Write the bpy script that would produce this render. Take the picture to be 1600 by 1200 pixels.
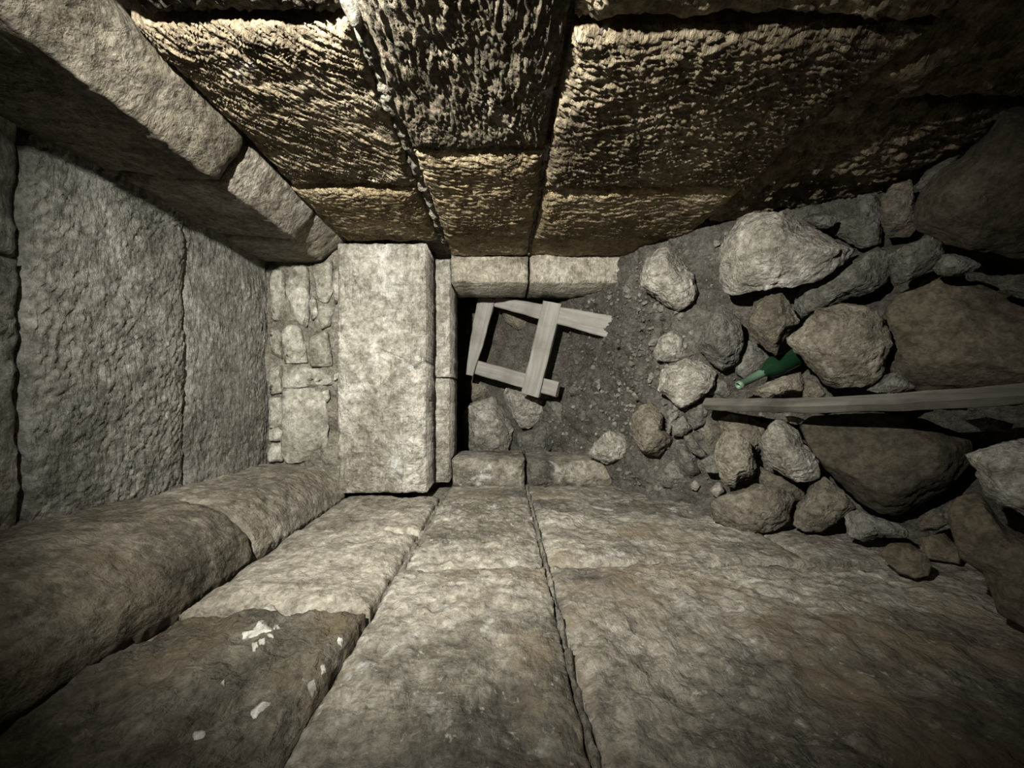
import bpy, bmesh, math, random
import numpy as np
from mathutils import Matrix, Vector

for o in list(bpy.data.objects):
    bpy.data.objects.remove(o)

# ------------------------------------------------------------------ frame
# The photograph was taken with the phone rolled a quarter turn: the image's left is up (the
# ceiling), its right is down (the rubble floor), its top is the right wall, its bottom the left wall.
# All numbers below are in "survey units" with the eye at the origin; W() turns them into metres.
S = 0.75                    # metres per survey unit
ZC = 1.80                   # eye height in survey units
F = 600.0                   # focal length, pixels of a 1600x1200 frame
VU, VV = 787.0, 614.0       # vanishing point of the passage

def W(p):
    p = np.asarray(p, float)
    q = p.copy()
    q[..., 2] += ZC
    return q * S

def at(u, v, y):            # pixel + depth -> survey point
    return np.array([(VV - v) / F * y, y, (VU - u) / F * y])

scene = bpy.context.scene
C = scene.collection

cam_d = bpy.data.cameras.new('camera')
cam_d.sensor_width = 36.0
cam_d.lens = F / 1600 * 36.0
cam_d.shift_x = (800 - VU) / 1600
cam_d.shift_y = (VV - 600) / 1600
cam_d.clip_start = 0.02
cam = bpy.data.objects.new('camera', cam_d)
C.objects.link(cam)
cam.matrix_world = Matrix(((0, 1, 0, 0), (0, 0, -1, 0), (-1, 0, 0, ZC * S), (0, 0, 0, 1)))
scene.camera = cam

world = bpy.data.worlds.new('underground_dark')
scene.world = world
world.use_nodes = True
world.node_tree.nodes['Background'].inputs[0].default_value = (0.75, 0.85, 1.0, 1)
world.node_tree.nodes['Background'].inputs[1].default_value = 0.001

# the visitor's torch, held up close to the right wall just under the moulding
torch_d = bpy.data.lights.new('torch', 'SPOT')
torch_d.energy = 400
torch_d.color = (1.0, 0.975, 0.90)
torch_d.spot_size = math.radians(111)
torch_d.spot_blend = 1.0
torch_d.shadow_soft_size = 0.012
torch = bpy.data.objects.new('torch', torch_d)
C.objects.link(torch)
TP = Vector(W(np.array([0.825, 0.04, 0.59])))
TT = Vector(W(np.array([0.15, 2.40, 0.07])))
torch.location = TP
torch.rotation_euler = (TT - TP).to_track_quat('-Z', 'Y').to_euler()

scene.view_settings.view_transform = 'Standard'
scene.view_settings.look = 'None'
scene.view_settings.gamma = 1.0
scene.view_settings.use_curve_mapping = False
scene.view_settings.exposure = 0.0

# ------------------------------------------------------------------ numpy noise
_r = np.random.RandomState(7)
_perm = _r.permutation(256).astype(np.int64)
_perm = np.concatenate([_perm, _perm, _perm])
_g = _r.normal(size=(256, 3))
_g /= np.linalg.norm(_g, axis=1)[:, None]

def pn(x, y, z):
    x, y, z = np.broadcast_arrays(np.asarray(x, float), np.asarray(y, float), np.asarray(z, float))
    xi, yi, zi = np.floor(x).astype(np.int64), np.floor(y).astype(np.int64), np.floor(z).astype(np.int64)
    xf, yf, zf = x - xi, y - yi, z - zi
    xi &= 255; yi &= 255; zi &= 255
    def fade(t): return t * t * t * (t * (t * 6 - 15) + 10)
    fx, fy, fz = fade(xf), fade(yf), fade(zf)
    def gr(dx, dy, dz):
        h = _perm[_perm[_perm[(xi + dx) & 255] + ((yi + dy) & 255)] + ((zi + dz) & 255)]
        g = _g[h]
        return g[..., 0] * (xf - dx) + g[..., 1] * (yf - dy) + g[..., 2] * (zf - dz)
    a = gr(0, 0, 0) * (1 - fx) + gr(1, 0, 0) * fx
    b = gr(0, 1, 0) * (1 - fx) + gr(1, 1, 0) * fx
    c = gr(0, 0, 1) * (1 - fx) + gr(1, 0, 1) * fx
    d = gr(0, 1, 1) * (1 - fx) + gr(1, 1, 1) * fx
    return ((a * (1 - fy) + b * fy) * (1 - fz) + (c * (1 - fy) + d * fy) * fz) * 1.5

def fbm(x, y, z, o=4, g=0.5):
    t = 0; a = 1.0; f = 1.0
    for k in range(o):
        t = t + a * pn(x * f + 17.3 * k, y * f + 5.1 * k, z * f + 9.7 * k)
        a *= g; f *= 2.03
    return t

def sstep(a, b, x):
    t = np.clip((x - a) / (b - a), 0, 1)
    return t * t * (3 - 2 * t)

# ------------------------------------------------------------------ materials
SAT = 0.55
ALB = 0.62            # old, dusty stone: well below fresh limestone
def rgb(r, g, b):
    m_ = 0.3 * r + 0.59 * g + 0.11 * b
    r, g, b = (m_ + (c - m_) * SAT for c in (r, g, b))
    f = lambda c: (c / 255 / 12.92) if c / 255 <= 0.04045 else ((c / 255 + 0.055) / 1.055) ** 2.4
    return (ALB * f(r), ALB * f(g), ALB * f(b), 1)

class NT:
    def __init__(s, name):
        s.m = bpy.data.materials.new(name); s.m.use_nodes = True
        s.t = s.m.node_tree; s.b = s.t.nodes['Principled BSDF']
    def n(s, typ, **kw):
        nd = s.t.nodes.new(typ)
        for k, v in kw.items():
            if k.startswith('i_'):
                nd.inputs[int(k[2:])].default_value = v
            else:
                setattr(nd, k, v)
        return nd
    def l(s, a, b): s.t.links.new(a, b)
    def noise(s, vec, scale, detail=6, rough=0.6, dist=0.0):
        nd = s.n('ShaderNodeTexNoise')
        nd.inputs['Scale'].default_value = scale; nd.inputs['Detail'].default_value = detail
        nd.inputs['Roughness'].default_value = rough; nd.inputs['Distortion'].default_value = dist
        s.l(vec, nd.inputs['Vector'])
        return nd.outputs['Fac']
    def ramp(s, fac, p0, p1, c0=(0, 0, 0, 1), c1=(1, 1, 1, 1)):
        r = s.n('ShaderNodeValToRGB')
        r.color_ramp.elements[0].position = p0; r.color_ramp.elements[0].color = c0
        r.color_ramp.elements[1].position = p1; r.color_ramp.elements[1].color = c1
        s.l(fac, r.inputs[0]); return r.outputs[0]
    def mix(s, fac, a, b, blend='MIX'):
        m = s.n('ShaderNodeMix', data_type='RGBA', blend_type=blend)
        for src, idx in ((fac, 0), (a, 6), (b, 7)):
            if hasattr(src, 'links'): s.l(src, m.inputs[idx])
            else: m.inputs[idx].default_value = src
        return m.outputs[2]
    def vec(s, jitter=True):
        tc = s.n('ShaderNodeTexCoord')
        if not jitter: return tc.outputs['Object']
        oi = s.n('ShaderNodeObjectInfo')
        ml = s.n('ShaderNodeMath', operation='MULTIPLY', i_1=37.0)
        s.l(oi.outputs['Random'], ml.inputs[0])
        ad = s.n('ShaderNodeVectorMath', operation='ADD')
        s.l(tc.outputs['Object'], ad.inputs[0]); s.l(ml.outputs[0], ad.inputs[1])
        return ad.outputs[0]

def stone(name, light, mid, dark, lime=None, bump=0.6, fine=1.0, rough=0.88, pscale=1.0, stain=0.5, limep=(0.60, 0.68), streak=None, dist=0.022, warm=None, fleck=0.5):
    k = NT(name)
    v = k.vec()
    c = k.mix(k.ramp(k.noise(v, 3.2 * pscale, 8, 0.65, 0.4), 0.36, 0.64), mid, light)
    c = k.mix(k.ramp(k.noise(v, 1.7 * pscale, 5, 0.6, 0.8), 0.46 + 0.1 * (0.5 - stain), 0.70), c, dark)
    sp = k.ramp(k.noise(v, 38 * fine, 8, 0.78, 0.4), 0.37, 0.63, (0.42, 0.41, 0.39, 1), (1.42, 1.42, 1.42, 1))
    c = k.mix(0.9, c, sp, 'MULTIPLY')
    md = k.ramp(k.noise(v, 13 * pscale, 8, 0.7, 0.5), 0.36, 0.64, (0.52, 0.50, 0.46, 1), (1.30, 1.30, 1.30, 1))
    c = k.mix(0.8, c, md, 'MULTIPLY')
    fk = k.ramp(k.noise(v, 58 * fine, 5, 0.7, 0.3), 0.60, 0.72, (0, 0, 0, 1), (fleck, fleck, fleck, 1))
    c = k.mix(fk, c, tuple(min(0.6, 1.7 * q) for q in light[:3]) + (1,))
    if warm:
        c = k.mix(k.ramp(k.noise(v, 2.6 * pscale, 7, 0.65, 0.7), 0.54, 0.66, (0, 0, 0, 1), (0.75, 0.75, 0.75, 1)), c, warm)
    if lime:
        f1 = k.ramp(k.noise(v, 7.5 * pscale, 8, 0.7, 0.6), limep[0], limep[1])
        c = k.mix(f1, c, lime)
    k.l(c, k.b.inputs['Base Color'])
    k.b.inputs['Roughness'].default_value = rough
    k.b.inputs['Specular IOR Level'].default_value = 0.25
    n1 = k.noise(v, 22 * fine, 10, 0.62, 0.3)
    n2 = k.noise(v, 95 * fine, 6, 0.6)
    m = k.n('ShaderNodeMath', operation='MULTIPLY_ADD', i_1=0.35)
    k.l(n2, m.inputs[0]); k.l(n1, m.inputs[2])
    vo = k.n('ShaderNodeTexVoronoi'); vo.inputs['Scale'].default_value = 34 * fine
    k.l(v, vo.inputs['Vector'])
    pit = k.ramp(vo.outputs['Distance'], 0.0, 0.32)
    m2 = k.n('ShaderNodeMath', operation='MULTIPLY_ADD', i_1=0.18)
    k.l(pit, m2.inputs[0]); k.l(m.outputs[0], m2.inputs[2])
    hgt = m2.outputs[0]
    if streak:
        for rot, sc, amt, msc in streak:
            mp = k.n('ShaderNodeMapping'); mp.inputs['Rotation'].default_value = rot; mp.inputs['Scale'].default_value = sc
            k.l(v, mp.inputs[0])
            st = k.noise(mp.outputs[0], 1.0, 5, 0.6, 0.5)
            mk = k.ramp(k.noise(v, msc, 3, 0.5), 0.40, 0.58)
            mm = k.n('ShaderNodeMath', operation='MULTIPLY'); k.l(st, mm.inputs[0]); k.l(mk, mm.inputs[1])
            ma = k.n('ShaderNodeMath', operation='MULTIPLY_ADD', i_1=amt)
            k.l(mm.outputs[0], ma.inputs[0]); k.l(hgt, ma.inputs[2]); hgt = ma.outputs[0]
    b = k.n('ShaderNodeBump'); b.inputs['Strength'].default_value = bump; b.inputs['Distance'].default_value = dist
    k.l(hgt, b.inputs['Height']); k.l(b.outputs[0], k.b.inputs['Normal'])
    return k.m

M = {}
SW = [((0.75, 0, 0), (30, 24, 62), 0.9, 6), ((-0.5, 0, 0), (30, 70, 26), 0.8, 5)]
SR = [((0.78, 0, 0), (30, 18, 90), 0.9, 4), ((0.05, 0, 0), (30, 18, 90), 0.9, 3), ((1.5, 0, 0), (30, 20, 80), 0.8, 3)]
SC_ = [((0, 0, 0.35), (20, 75, 30), 1.0, 4), ((0, 0, -0.1), (18, 80, 30), 0.9, 3)]
SL = [((0, 0.7, 0), (11, 30, 80), 1.2, 5), ((0, -0.6, 0), (70, 30, 12), 1.0, 4)]
SAT = 0.72
M['right_ochre'] = stone('hewn_limestone_ochre', rgb(214, 192, 148), rgb(182, 156, 108), rgb(134, 110, 70), rgb(234, 220, 186), bump=0.9, limep=(0.60, 0.72), streak=SR)
M['right'] = stone('hewn_limestone_warm', rgb(190, 171, 136), rgb(154, 133, 97), rgb(108, 90, 62), rgb(222, 212, 192), bump=0.9, limep=(0.60, 0.72), streak=SR)
SAT = 0.55
M['left'] = stone('hewn_limestone_grey', rgb(182, 172, 150), rgb(140, 130, 108), rgb(84, 78, 66), rgb(214, 211, 202), bump=0.62, fleck=0.85, limep=(0.60, 0.72), warm=rgb(150, 122, 82), streak=SW)
M['left_pale'] = stone('hewn_limestone_pale', rgb(190, 179, 156), rgb(164, 152, 129), rgb(116, 106, 86), rgb(214, 208, 194), bump=0.6, limep=(0.62, 0.74), streak=SW, stain=0.3)
M['left_stained'] = stone('stained_limestone', rgb(138, 128, 106), rgb(104, 92, 68), rgb(62, 58, 47), rgb(176, 170, 152), bump=1.0, stain=0.8, limep=(0.64, 0.70), warm=rgb(140, 112, 66), streak=SW)
M['ceil'] = stone('ceiling_limestone', rgb(164, 161, 146), rgb(140, 136, 120), rgb(108, 104, 92), rgb(192, 191, 182), bump=0.62, limep=(0.62, 0.78), streak=SC_)
M['corbel'] = stone('moulding_limestone', rgb(178, 167, 144), rgb(150, 138, 113), rgb(108, 97, 77), None, bump=0.75, warm=rgb(150, 128, 94), streak=SW)
M['lintel'] = stone('pale_limestone', rgb(212, 205, 186), rgb(188, 179, 156), rgb(150, 138, 114), rgb(230, 226, 214), bump=0.8, limep=(0.56, 0.68), stain=0.35, streak=SL, dist=0.034)
M['jamb'] = stone('jamb_limestone', rgb(212, 203, 178), rgb(186, 174, 146), rgb(146, 130, 102), None, bump=0.8, streak=SL)
M['fill'] = stone('fill_stone', rgb(196, 192, 172), rgb(172, 167, 146), rgb(140, 133, 112), None, bump=0.6, stain=0.3)
M['mortar'] = stone('earth_mortar', rgb(168, 160, 138), rgb(146, 137, 115), rgb(112, 103, 84), None, bump=1.0, fine=1.6)
M['dirt'] = stone('loose_earth', rgb(122, 116, 101), rgb(100, 93, 78), rgb(74, 68, 56), rgb(164, 158, 144), bump=1.0, fine=1.8, limep=(0.70, 0.76))
M['pebble'] = stone('gravel', rgb(150, 145, 130), rgb(124, 118, 102), rgb(96, 90, 76), None, bump=0.4)
M['pale'] = stone('pale_rubble', rgb(206, 199, 180), rgb(178, 169, 147), rgb(138, 128, 107), rgb(226, 222, 210), bump=0.9, dist=0.034, fine=1.2, limep=(0.60, 0.70))
M['tan'] = stone('tan_rubble', rgb(166, 154, 128), rgb(136, 122, 96), rgb(104, 91, 69), rgb(194, 186, 164), bump=0.85, dist=0.034, fine=1.2, limep=(0.62, 0.72))
M['grey'] = stone('grey_rubble', rgb(148, 143, 128), rgb(124, 118, 102), rgb(92, 86, 72), None, bump=0.85, dist=0.034, fine=1.2)
M['brown'] = stone('brown_boulder', rgb(116, 101, 74), rgb(98, 84, 58), rgb(76, 64, 44), None, bump=0.5, fine=1.2)
M['brown_dark'] = stone('dark_muddy_boulder', rgb(92, 80, 58), rgb(76, 65, 45), rgb(58, 49, 33), None, bump=0.4, fine=1.2)
M['corbel_dark'] = stone('dimmed_moulding_limestone', rgb(146, 134, 110), rgb(116, 104, 80), rgb(78, 68, 50), None, bump=0.8, warm=rgb(122, 102, 68), streak=SW)  # darker base colour dims the near mouldings where the torch lights them too strongly
M['right_dark'] = stone('dimmed_hewn_limestone', rgb(158, 142, 110), rgb(126, 108, 76), rgb(88, 72, 47), rgb(210, 200, 180), bump=0.9, limep=(0.62, 0.74), streak=SR)  # near right-wall blocks darkened in colour, standing in for weaker torch light
M['lime'] = stone('lime_crust', rgb(226, 222, 208), rgb(208, 204, 190), rgb(178, 172, 156), None, bump=0.5)

def wood_mat(name, c1, c2, c3):
    k = NT(name)
    tc = k.n('ShaderNodeTexCoord')
    mp = k.n('ShaderNodeMapping'); mp.inputs['Scale'].default_value = (3.0, 42.0, 42.0)
    oi = k.n('ShaderNodeObjectInfo')
    ad = k.n('ShaderNodeVectorMath', operation='ADD')
    k.l(tc.outputs['Object'], mp.inputs[0]); k.l(mp.outputs[0], ad.inputs[0]); k.l(oi.outputs['Random'], ad.inputs[1])
    g = k.noise(ad.outputs[0], 1.0, 8, 0.6, 0.6)
    c = k.mix(k.ramp(g, 0.35, 0.68), c2, c1)
    c = k.mix(k.ramp(k.noise(tc.outputs['Object'], 6, 4), 0.5, 0.75), c, c3)
    k.l(c, k.b.inputs['Base Color']); k.b.inputs['Roughness'].default_value = 0.85
    k.b.inputs['Specular IOR Level'].default_value = 0.2
    b = k.n('ShaderNodeBump'); b.inputs['Strength'].default_value = 0.35; b.inputs['Distance'].default_value = 0.004
    k.l(g, b.inputs['Height']); k.l(b.outputs[0], k.b.inputs['Normal'])
    return k.m
M['wood'] = wood_mat('dusty_grey_wood', rgb(172, 168, 154), rgb(148, 142, 129), rgb(132, 124, 110))
M['lath'] = wood_mat('weathered_lath', rgb(128, 120, 104), rgb(92, 84, 70), rgb(74, 66, 54))

k = NT('green_glass')
k.b.inputs['Base Color'].default_value = (0.016, 0.055, 0.024, 1)
k.b.inputs['Roughness'].default_value = 0.07
k.b.inputs['Transmission Weight'].default_value = 0.6
k.b.inputs['IOR'].default_value = 1.5
M['glass'] = k.m
k = NT('dusty_green_glass')
k.b.inputs['Base Color'].default_value = (0.12, 0.20, 0.13, 1)
k.b.inputs['Roughness'].default_value = 0.45
k.b.inputs['Transmission Weight'].default_value = 0.25
M['glass_dusty'] = k.m

# ------------------------------------------------------------------ mesh helpers
def mesh_np(name, verts, quads, tris=None):
    me = bpy.data.meshes.new(name)
    quads = np.asarray(quads, np.int32).reshape(-1, 4)
    tris = np.zeros((0, 3), np.int32) if tris is None else np.asarray(tris, np.int32).reshape(-1, 3)
    nq, nt = len(quads), len(tris)
    me.vertices.add(len(verts)); me.vertices.foreach_set('co', np.asarray(verts, np.float32).ravel())
    me.loops.add(nq * 4 + nt * 3)
    me.loops.foreach_set('vertex_index', np.concatenate([quads.ravel(), tris.ravel()]).astype(np.int32))
    me.polygons.add(nq + nt)
    ls = np.concatenate([np.arange(nq) * 4, nq * 4 + np.arange(nt) * 3]).astype(np.int32)
    me.polygons.foreach_set('loop_start', ls)
    me.polygons.foreach_set('use_smooth', np.ones(nq + nt, bool))
    me.update(calc_edges=True)
    return me

def link(name, me, mat, parent=None, loc=None):
    o = bpy.data.objects.new(name, me)
    C.objects.link(o)
    if mat is not None and me is not None:
        me.materials.append(M[mat])
    if parent is not None: o.parent = parent
    if loc is not None: o.location = loc
    return o

def structure(o, label=None, cat=None):
    o['kind'] = 'structure'
    if label: o['label'] = label
    if cat: o['category'] = cat
    return o

def sheet(P, skirt=None):
    """P: (n,m,3) survey points of a surface; skirt: vector (survey) that closes the sides and back."""
    n, m = P.shape[:2]
    V = P.reshape(-1, 3)
    idx = np.arange(n * m).reshape(n, m)
    Q = np.stack([idx[:-1, :-1], idx[1:, :-1], idx[1:, 1:], idx[:-1, 1:]], -1).reshape(-1, 4)
    if skirt is not None:
        loop = np.concatenate([idx[:-1, 0], idx[-1, :-1], idx[1:, -1][::-1], idx[0, 1:][::-1]])
        nv = len(V)
        V = np.concatenate([V, V[loop] + np.asarray(skirt, float)])
        a = np.arange(len(loop)); b = (a + 1) % len(loop)
        sk = np.stack([loop[b], loop[a], nv + a, nv + b], -1)
        c = [nv, nv + (n - 1), nv + (n - 1) + (m - 1), nv + 2 * (n - 1) + (m - 1)]
        Q = np.concatenate([Q, sk, [[c[3], c[2], c[1], c[0]]]])
    return V, Q

def orient(P, Q, want):
    i = (P.shape[0] // 2, P.shape[1] // 2)
    e1 = P[i[0] + 1, i[1]] - P[i]; e2 = P[i[0], i[1] + 1] - P[i]
    return Q if np.dot(np.cross(e1, e2), want) > 0 else Q[:, ::-1]

SEED = [1]
FACE = []
def block(parent, name, mat, to, want, a0, a1, b0, b1, res=0.012, gap=0.006, proud=0.0, big=0.012, mid=0.006,
          chisel=0.0, phi=0.0, cfreq=42.0, along=5.0, edge=0.02, ew=0.025, thick=0.22, cracks=(), tilt=(0, 0)):
    """One hewn block: a displaced face with worn arrises. to(a,b,d) maps face coords to survey points."""
    SEED[0] += 1; sd = SEED[0] * 3.71
    la, lb = a1 - a0, b1 - b0
    na, nb = max(6, int(la / res)), max(6, int(lb / res))
    # finer steps next to the arrises
    def ticks(l, n):
        t = np.linspace(0, 1, n)
        t = t + 0.06 * np.sin(2 * np.pi * t) * -1 / 2
        return t * (l - 2 * gap) + gap
    A, B = np.meshgrid(a0 + ticks(la, na), b0 + ticks(lb, nb), indexing='ij')
    da = np.minimum(A - a0, a1 - A); db = np.minimum(B - b0, b1 - B)
    nz = fbm(A * 9, B * 9, sd + 40, 3)
    de = np.minimum(da, db) * (1 + 0.0) + 0.010 * nz
    d = proud + big * fbm(A * 2.6, B * 2.6, sd, 3) + mid * fbm(A * 13, B * 13, sd + 9, 4, 0.6)
    d = d + tilt[0] * (A - (a0 + a1) / 2) + tilt[1] * (B - (b0 + b1) / 2)
    if chisel:
        wob = 0.05 * fbm(A * 4, B * 4, sd + 3, 2)
        s = A * math.cos(phi) + B * math.sin(phi); t = -A * math.sin(phi) + B * math.cos(phi) + wob
        r = fbm(s * along, t * cfreq, sd + 21, 3, 0.55)
        r = np.clip(1 - np.abs(r) * 2.4, 0, 1) ** 1.6 - 0.3
        msk = 0.35 + 0.65 * sstep(-0.35, 0.25, fbm(A * 3.1, B * 3.1, sd + 31, 2))
        d = d + chisel * 0.8 * r * msk
        d = d + chisel * 0.55 * fbm(s * along * 4, t * cfreq * 1.6, sd + 77, 3, 0.6)
    w = ew * (0.6 + 0.9 * np.clip(0.5 + fbm(A * 6, B * 6, sd + 55, 2), 0, 1))
    d = d - edge * np.exp(-np.clip(de, 0, None) / w)
    for (pts, wid, dep) in cracks:
        for (p, q) in zip(pts[:-1], pts[1:]):
            px, py = p; qx, qy = q
            L2 = (qx - px) ** 2 + (qy - py) ** 2
            t = np.clip(((A - px) * (qx - px) + (B - py) * (qy - py)) / L2, 0, 1)
            dist = np.hypot(A - px - t * (qx - px) + 0.006 * nz, B - py - t * (qy - py) + 0.006 * nz)
            d = np.minimum(d, d - dep * np.exp(-(dist / wid) ** 2))
    # ragged arrises in plan
    k = np.exp(-np.minimum(da, db) / 0.03)
    A2 = A + 0.006 * k * fbm(A * 14, B * 14, sd + 61, 2); B2 = B + 0.006 * k * fbm(A * 14, B * 14, sd + 67, 2)
    P = to(A2, B2, d)
    if parent.name == 'wall_left' and mat == 'left_stained': FACE.append(P)
    want = np.asarray(want, float)
    V, Q = sheet(P, -want * thick)
    Q = orient(P, Q, want)
    me = mesh_np(name, W(V), Q)
    return link(name, me, mat, parent)

def slab(name, mat, lo, hi, parent=None):
    """plain masonry core behind the dressed blocks"""
    x0, y0, z0 = lo; x1, y1, z1 = hi
    V = np.array([[x, y, z] for x in (x0, x1) for y in (y0, y1) for z in (z0, z1)], float)
    Q = [[0, 1, 3, 2], [4, 6, 7, 5], [0, 4, 5, 1], [2, 3, 7, 6], [0, 2, 6, 4], [1, 5, 7, 3]]
    me = mesh_np(name, W(V), Q)
    me.polygons.foreach_set('use_smooth', np.zeros(6, bool))
    return link(name, me, mat, parent)

XR, XL = 0.952, -0.636      # faces of the right and left walls
ZT = 1.50                   # ceiling
YB = 2.42                   # face of the end wall
Y0 = -0.9                   # passage goes on behind the visitor

toR = lambda a, b, d: np.stack([XR - d, a, b], -1)
toL = lambda a, b, d: np.stack([XL + d, a, b], -1)
toC = lambda a, b, d: np.stack([b, a, ZT - d], -1)
def toB(y): return lambda a, b, d: np.stack([a, y - d, b], -1)
NR, NL, NC, NB = (-1, 0, 0), (1, 0, 0), (0, 0, -1), (0, -1, 0)

# ------------------------------------------------------------------ right wall (image top)
wr = structure(slab('wall_right', 'mortar', (XR + 0.07, Y0, -2.1), (XR + 0.35, 4.3, 1.9)))
rb = dict(parent=wr, name='stone_block', to=toR, want=NR, thick=0.10)
block(mat='right', a0=1.0, a1=1.79, b0=0.40, b1=0.985, res=0.0055, chisel=0.012, phi=-0.77, cfreq=89, along=5, mid=0.0035, big=0.007, edge=0.03, **rb)
block(mat='right_ochre', a0=1.79, a1=2.42, b0=0.41, b1=1.0, res=0.0075, big=0.007, chisel=0.010, phi=1.5, cfreq=69, mid=0.0035, proud=0.010, edge=0.03, **rb)
block(mat='right_dark', a0=0.30, a1=1.0, b0=0.40, b1=0.935, res=0.010, chisel=0.016, phi=-0.4, cfreq=55, proud=-0.012, edge=0.04, **rb)
block(mat='right_dark', a0=0.62, a1=1.527, b0=-0.170, b1=0.372, res=0.0055, chisel=0.014, phi=0.05, cfreq=71, along=4.5, mid=0.0035, big=0.007, edge=0.03, **rb)
block(mat='right_ochre', a0=1.527, a1=2.36, b0=-0.170, b1=0.365, res=0.007, big=0.007, chisel=0.010, phi=1.52, cfreq=66, mid=0.0035, proud=0.010, edge=0.035, **rb)
block(mat='right_ochre', a0=2.36, a1=2.72, b0=-0.170, b1=0.375, res=0.011, chisel=0.004, phi=1.5, mid=0.005, proud=-0.006, edge=0.02, **rb)
block(mat='right', a0=1.0, a1=1.79, b0=-1.13, b1=-0.178, res=0.006, chisel=0.012, phi=1.45, cfreq=71, along=8, mid=0.0035, big=0.007, proud=0.014, edge=0.04, **rb)
block(mat='right_ochre', a0=1.79, a1=2.38, b0=-1.13, b1=-0.185, res=0.0075, big=0.007, chisel=0.010, phi=1.50, cfreq=64, mid=0.0035, proud=0.016, edge=0.035, **rb)
block(mat='right_ochre', a0=2.38, a1=2.72, b0=-1.13, b1=-0.180, res=0.012, chisel=0.004, phi=1.5, mid=0.005, proud=-0.004, **rb)
block(mat='right', a0=0.25, a1=1.0, b0=-1.13, b1=-0.178, res=0.012, chisel=0.016, phi=1.3, cfreq=46, mid=0.010, proud=0.0, edge=0.04, **rb)
block(mat='right', a0=0.20, a1=1.30, b0=-2.0, b1=-1.14, res=0.012, chisel=0.022, phi=0.9, cfreq=20, mid=0.012, big=0.03, proud=-0.02, edge=0.04, **rb)
block(mat='right', a0=1.30, a1=2.72, b0=-2.0, b1=-1.14, res=0.010, chisel=0.028, phi=1.0, cfreq=18, along=4, mid=0.012, big=0.03, proud=-0.014, edge=0.04, **rb)
block(mat='right', a0=Y0, a1=0.30, b0=0.40, b1=1.0, res=0.025, chisel=0.01, phi=-0.4, **rb)
block(mat='right', a0=Y0, a1=0.62, b0=-0.170, b1=0.372, res=0.025, chisel=0.01, phi=0.2, **rb)
block(mat='right', a0=Y0, a1=0.25, b0=-1.13, b1=-0.178, res=0.03, chisel=0.01, phi=1.3, **rb)
block(mat='right', a0=Y0, a1=0.20, b0=-2.0, b1=-1.14, res=0.03, chisel=0.01, phi=1.0, **rb)
# crumbling mortar squeezed out of the long joints
def mortar_strip(parent, to, want, a0, a1, b, half, mat='mortar', depth=-0.03):
    n = int((a1 - a0) / 0.008); A, B = np.meshgrid(np.linspace(a0, a1, n), np.linspace(b - half, b + half, 9), indexing='ij')
    d = depth + 0.026 * fbm(A * 16, B * 16, 3.3 + b, 4, 0.6) - 0.02 * ((B - b) / half) ** 2
    P = to(A, B, d)
    V, Q = sheet(P, -np.asarray(want, float) * 0.05)
    return link('mortar_joint', mesh_np('mortar_joint', W(V), orient(P, Q, np.asarray(want, float))), mat, parent)
mortar_strip(wr, toR, NR, 0.95, 2.7, 0.386, 0.026, depth=-0.018)
mortar_strip(wr, toR, NR, 1.5, 2.7, -0.175, 0.018, depth=-0.022)

# ------------------------------------------------------------------ left wall (image bottom)
wl = structure(slab('wall_left', 'mortar', (XL - 0.35, Y0, -2.1), (XL - 0.06, 4.3, 1.9)))
lb = dict(parent=wl, name='stone_block', to=toL, want=NL, thick=0.10)
block(a0=1.81, a1=2.42, b0=0.395, b1=0.985, mat='left_pale', res=0.010, chisel=0.004, phi=1.4, proud=-0.004, edge=0.025, **lb)
block(a0=1.153, a1=1.81, b0=0.400, b1=0.985, mat='left_pale', res=0.009, chisel=0.004, phi=0.9, big=0.02, edge=0.035, **lb)
block(a0=0.45, a1=1.153, b0=0.405, b1=0.985, mat='left_stained', res=0.009, chisel=0.010, phi=0.8, cfreq=14, big=0.03, mid=0.012, proud=-0.01, edge=0.03, **lb)
block(a0=1.41, a1=2.36, b0=-0.155, b1=0.372, mat='left', res=0.008, chisel=0.010, phi=1.5, cfreq=26, mid=0.009, edge=0.02, **lb)
block(a0=0.40, a1=1.41, b0=-0.155, b1=0.385, mat='left', res=0.008, chisel=0.005, phi=1.0, mid=0.008, big=0.016, edge=0.02, proud=0.004, **lb)
block(a0=2.36, a1=2.72, b0=-0.155, b1=0.372, mat='left', res=0.012, chisel=0.0, mid=0.004, proud=-0.012, edge=0.015, **lb)
block(a0=1.46, a1=2.36, b0=-1.20, b1=-0.168, mat='left', res=0.010, chisel=0.007, phi=1.5, cfreq=20, mid=0.007, big=0.016, edge=0.022, proud=-0.004, **lb)
block(a0=2.36, a1=2.72, b0=-1.20, b1=-0.168, mat='left', res=0.012, chisel=0.0, mid=0.006, proud=-0.012, edge=0.02, **lb)
block(a0=0.35, a1=1.46, b0=-2.0, b1=-0.168, mat='left', res=0.0095, chisel=0.010, phi=0.95, cfreq=16, along=6, mid=0.008, big=0.02, edge=0.02, proud=0.002, gap=0.004, **lb)
block(a0=1.46, a1=2.72, b0=-2.0, b1=-1.20, mat='left', res=0.014, chisel=0.004, phi=1.5, mid=0.006, edge=0.012, proud=-0.004, gap=0.003, **lb)
block(a0=Y0, a1=0.45, b0=0.405, b1=0.985, mat='left_stained', res=0.025, **lb)
block(a0=Y0, a1=0.40, b0=-0.155, b1=0.385, mat='left', res=0.025, **lb)
block(a0=Y0, a1=0.35, b0=-2.0, b1=-0.168, mat='left', res=0.03, **lb)
mortar_strip(wl, toL, NL, 0.4, 2.7, -0.162, 0.012, depth=-0.014)
mortar_strip(wl, toL, NL, 1.2, 2.7, 0.384, 0.016, depth=-0.030)

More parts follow.
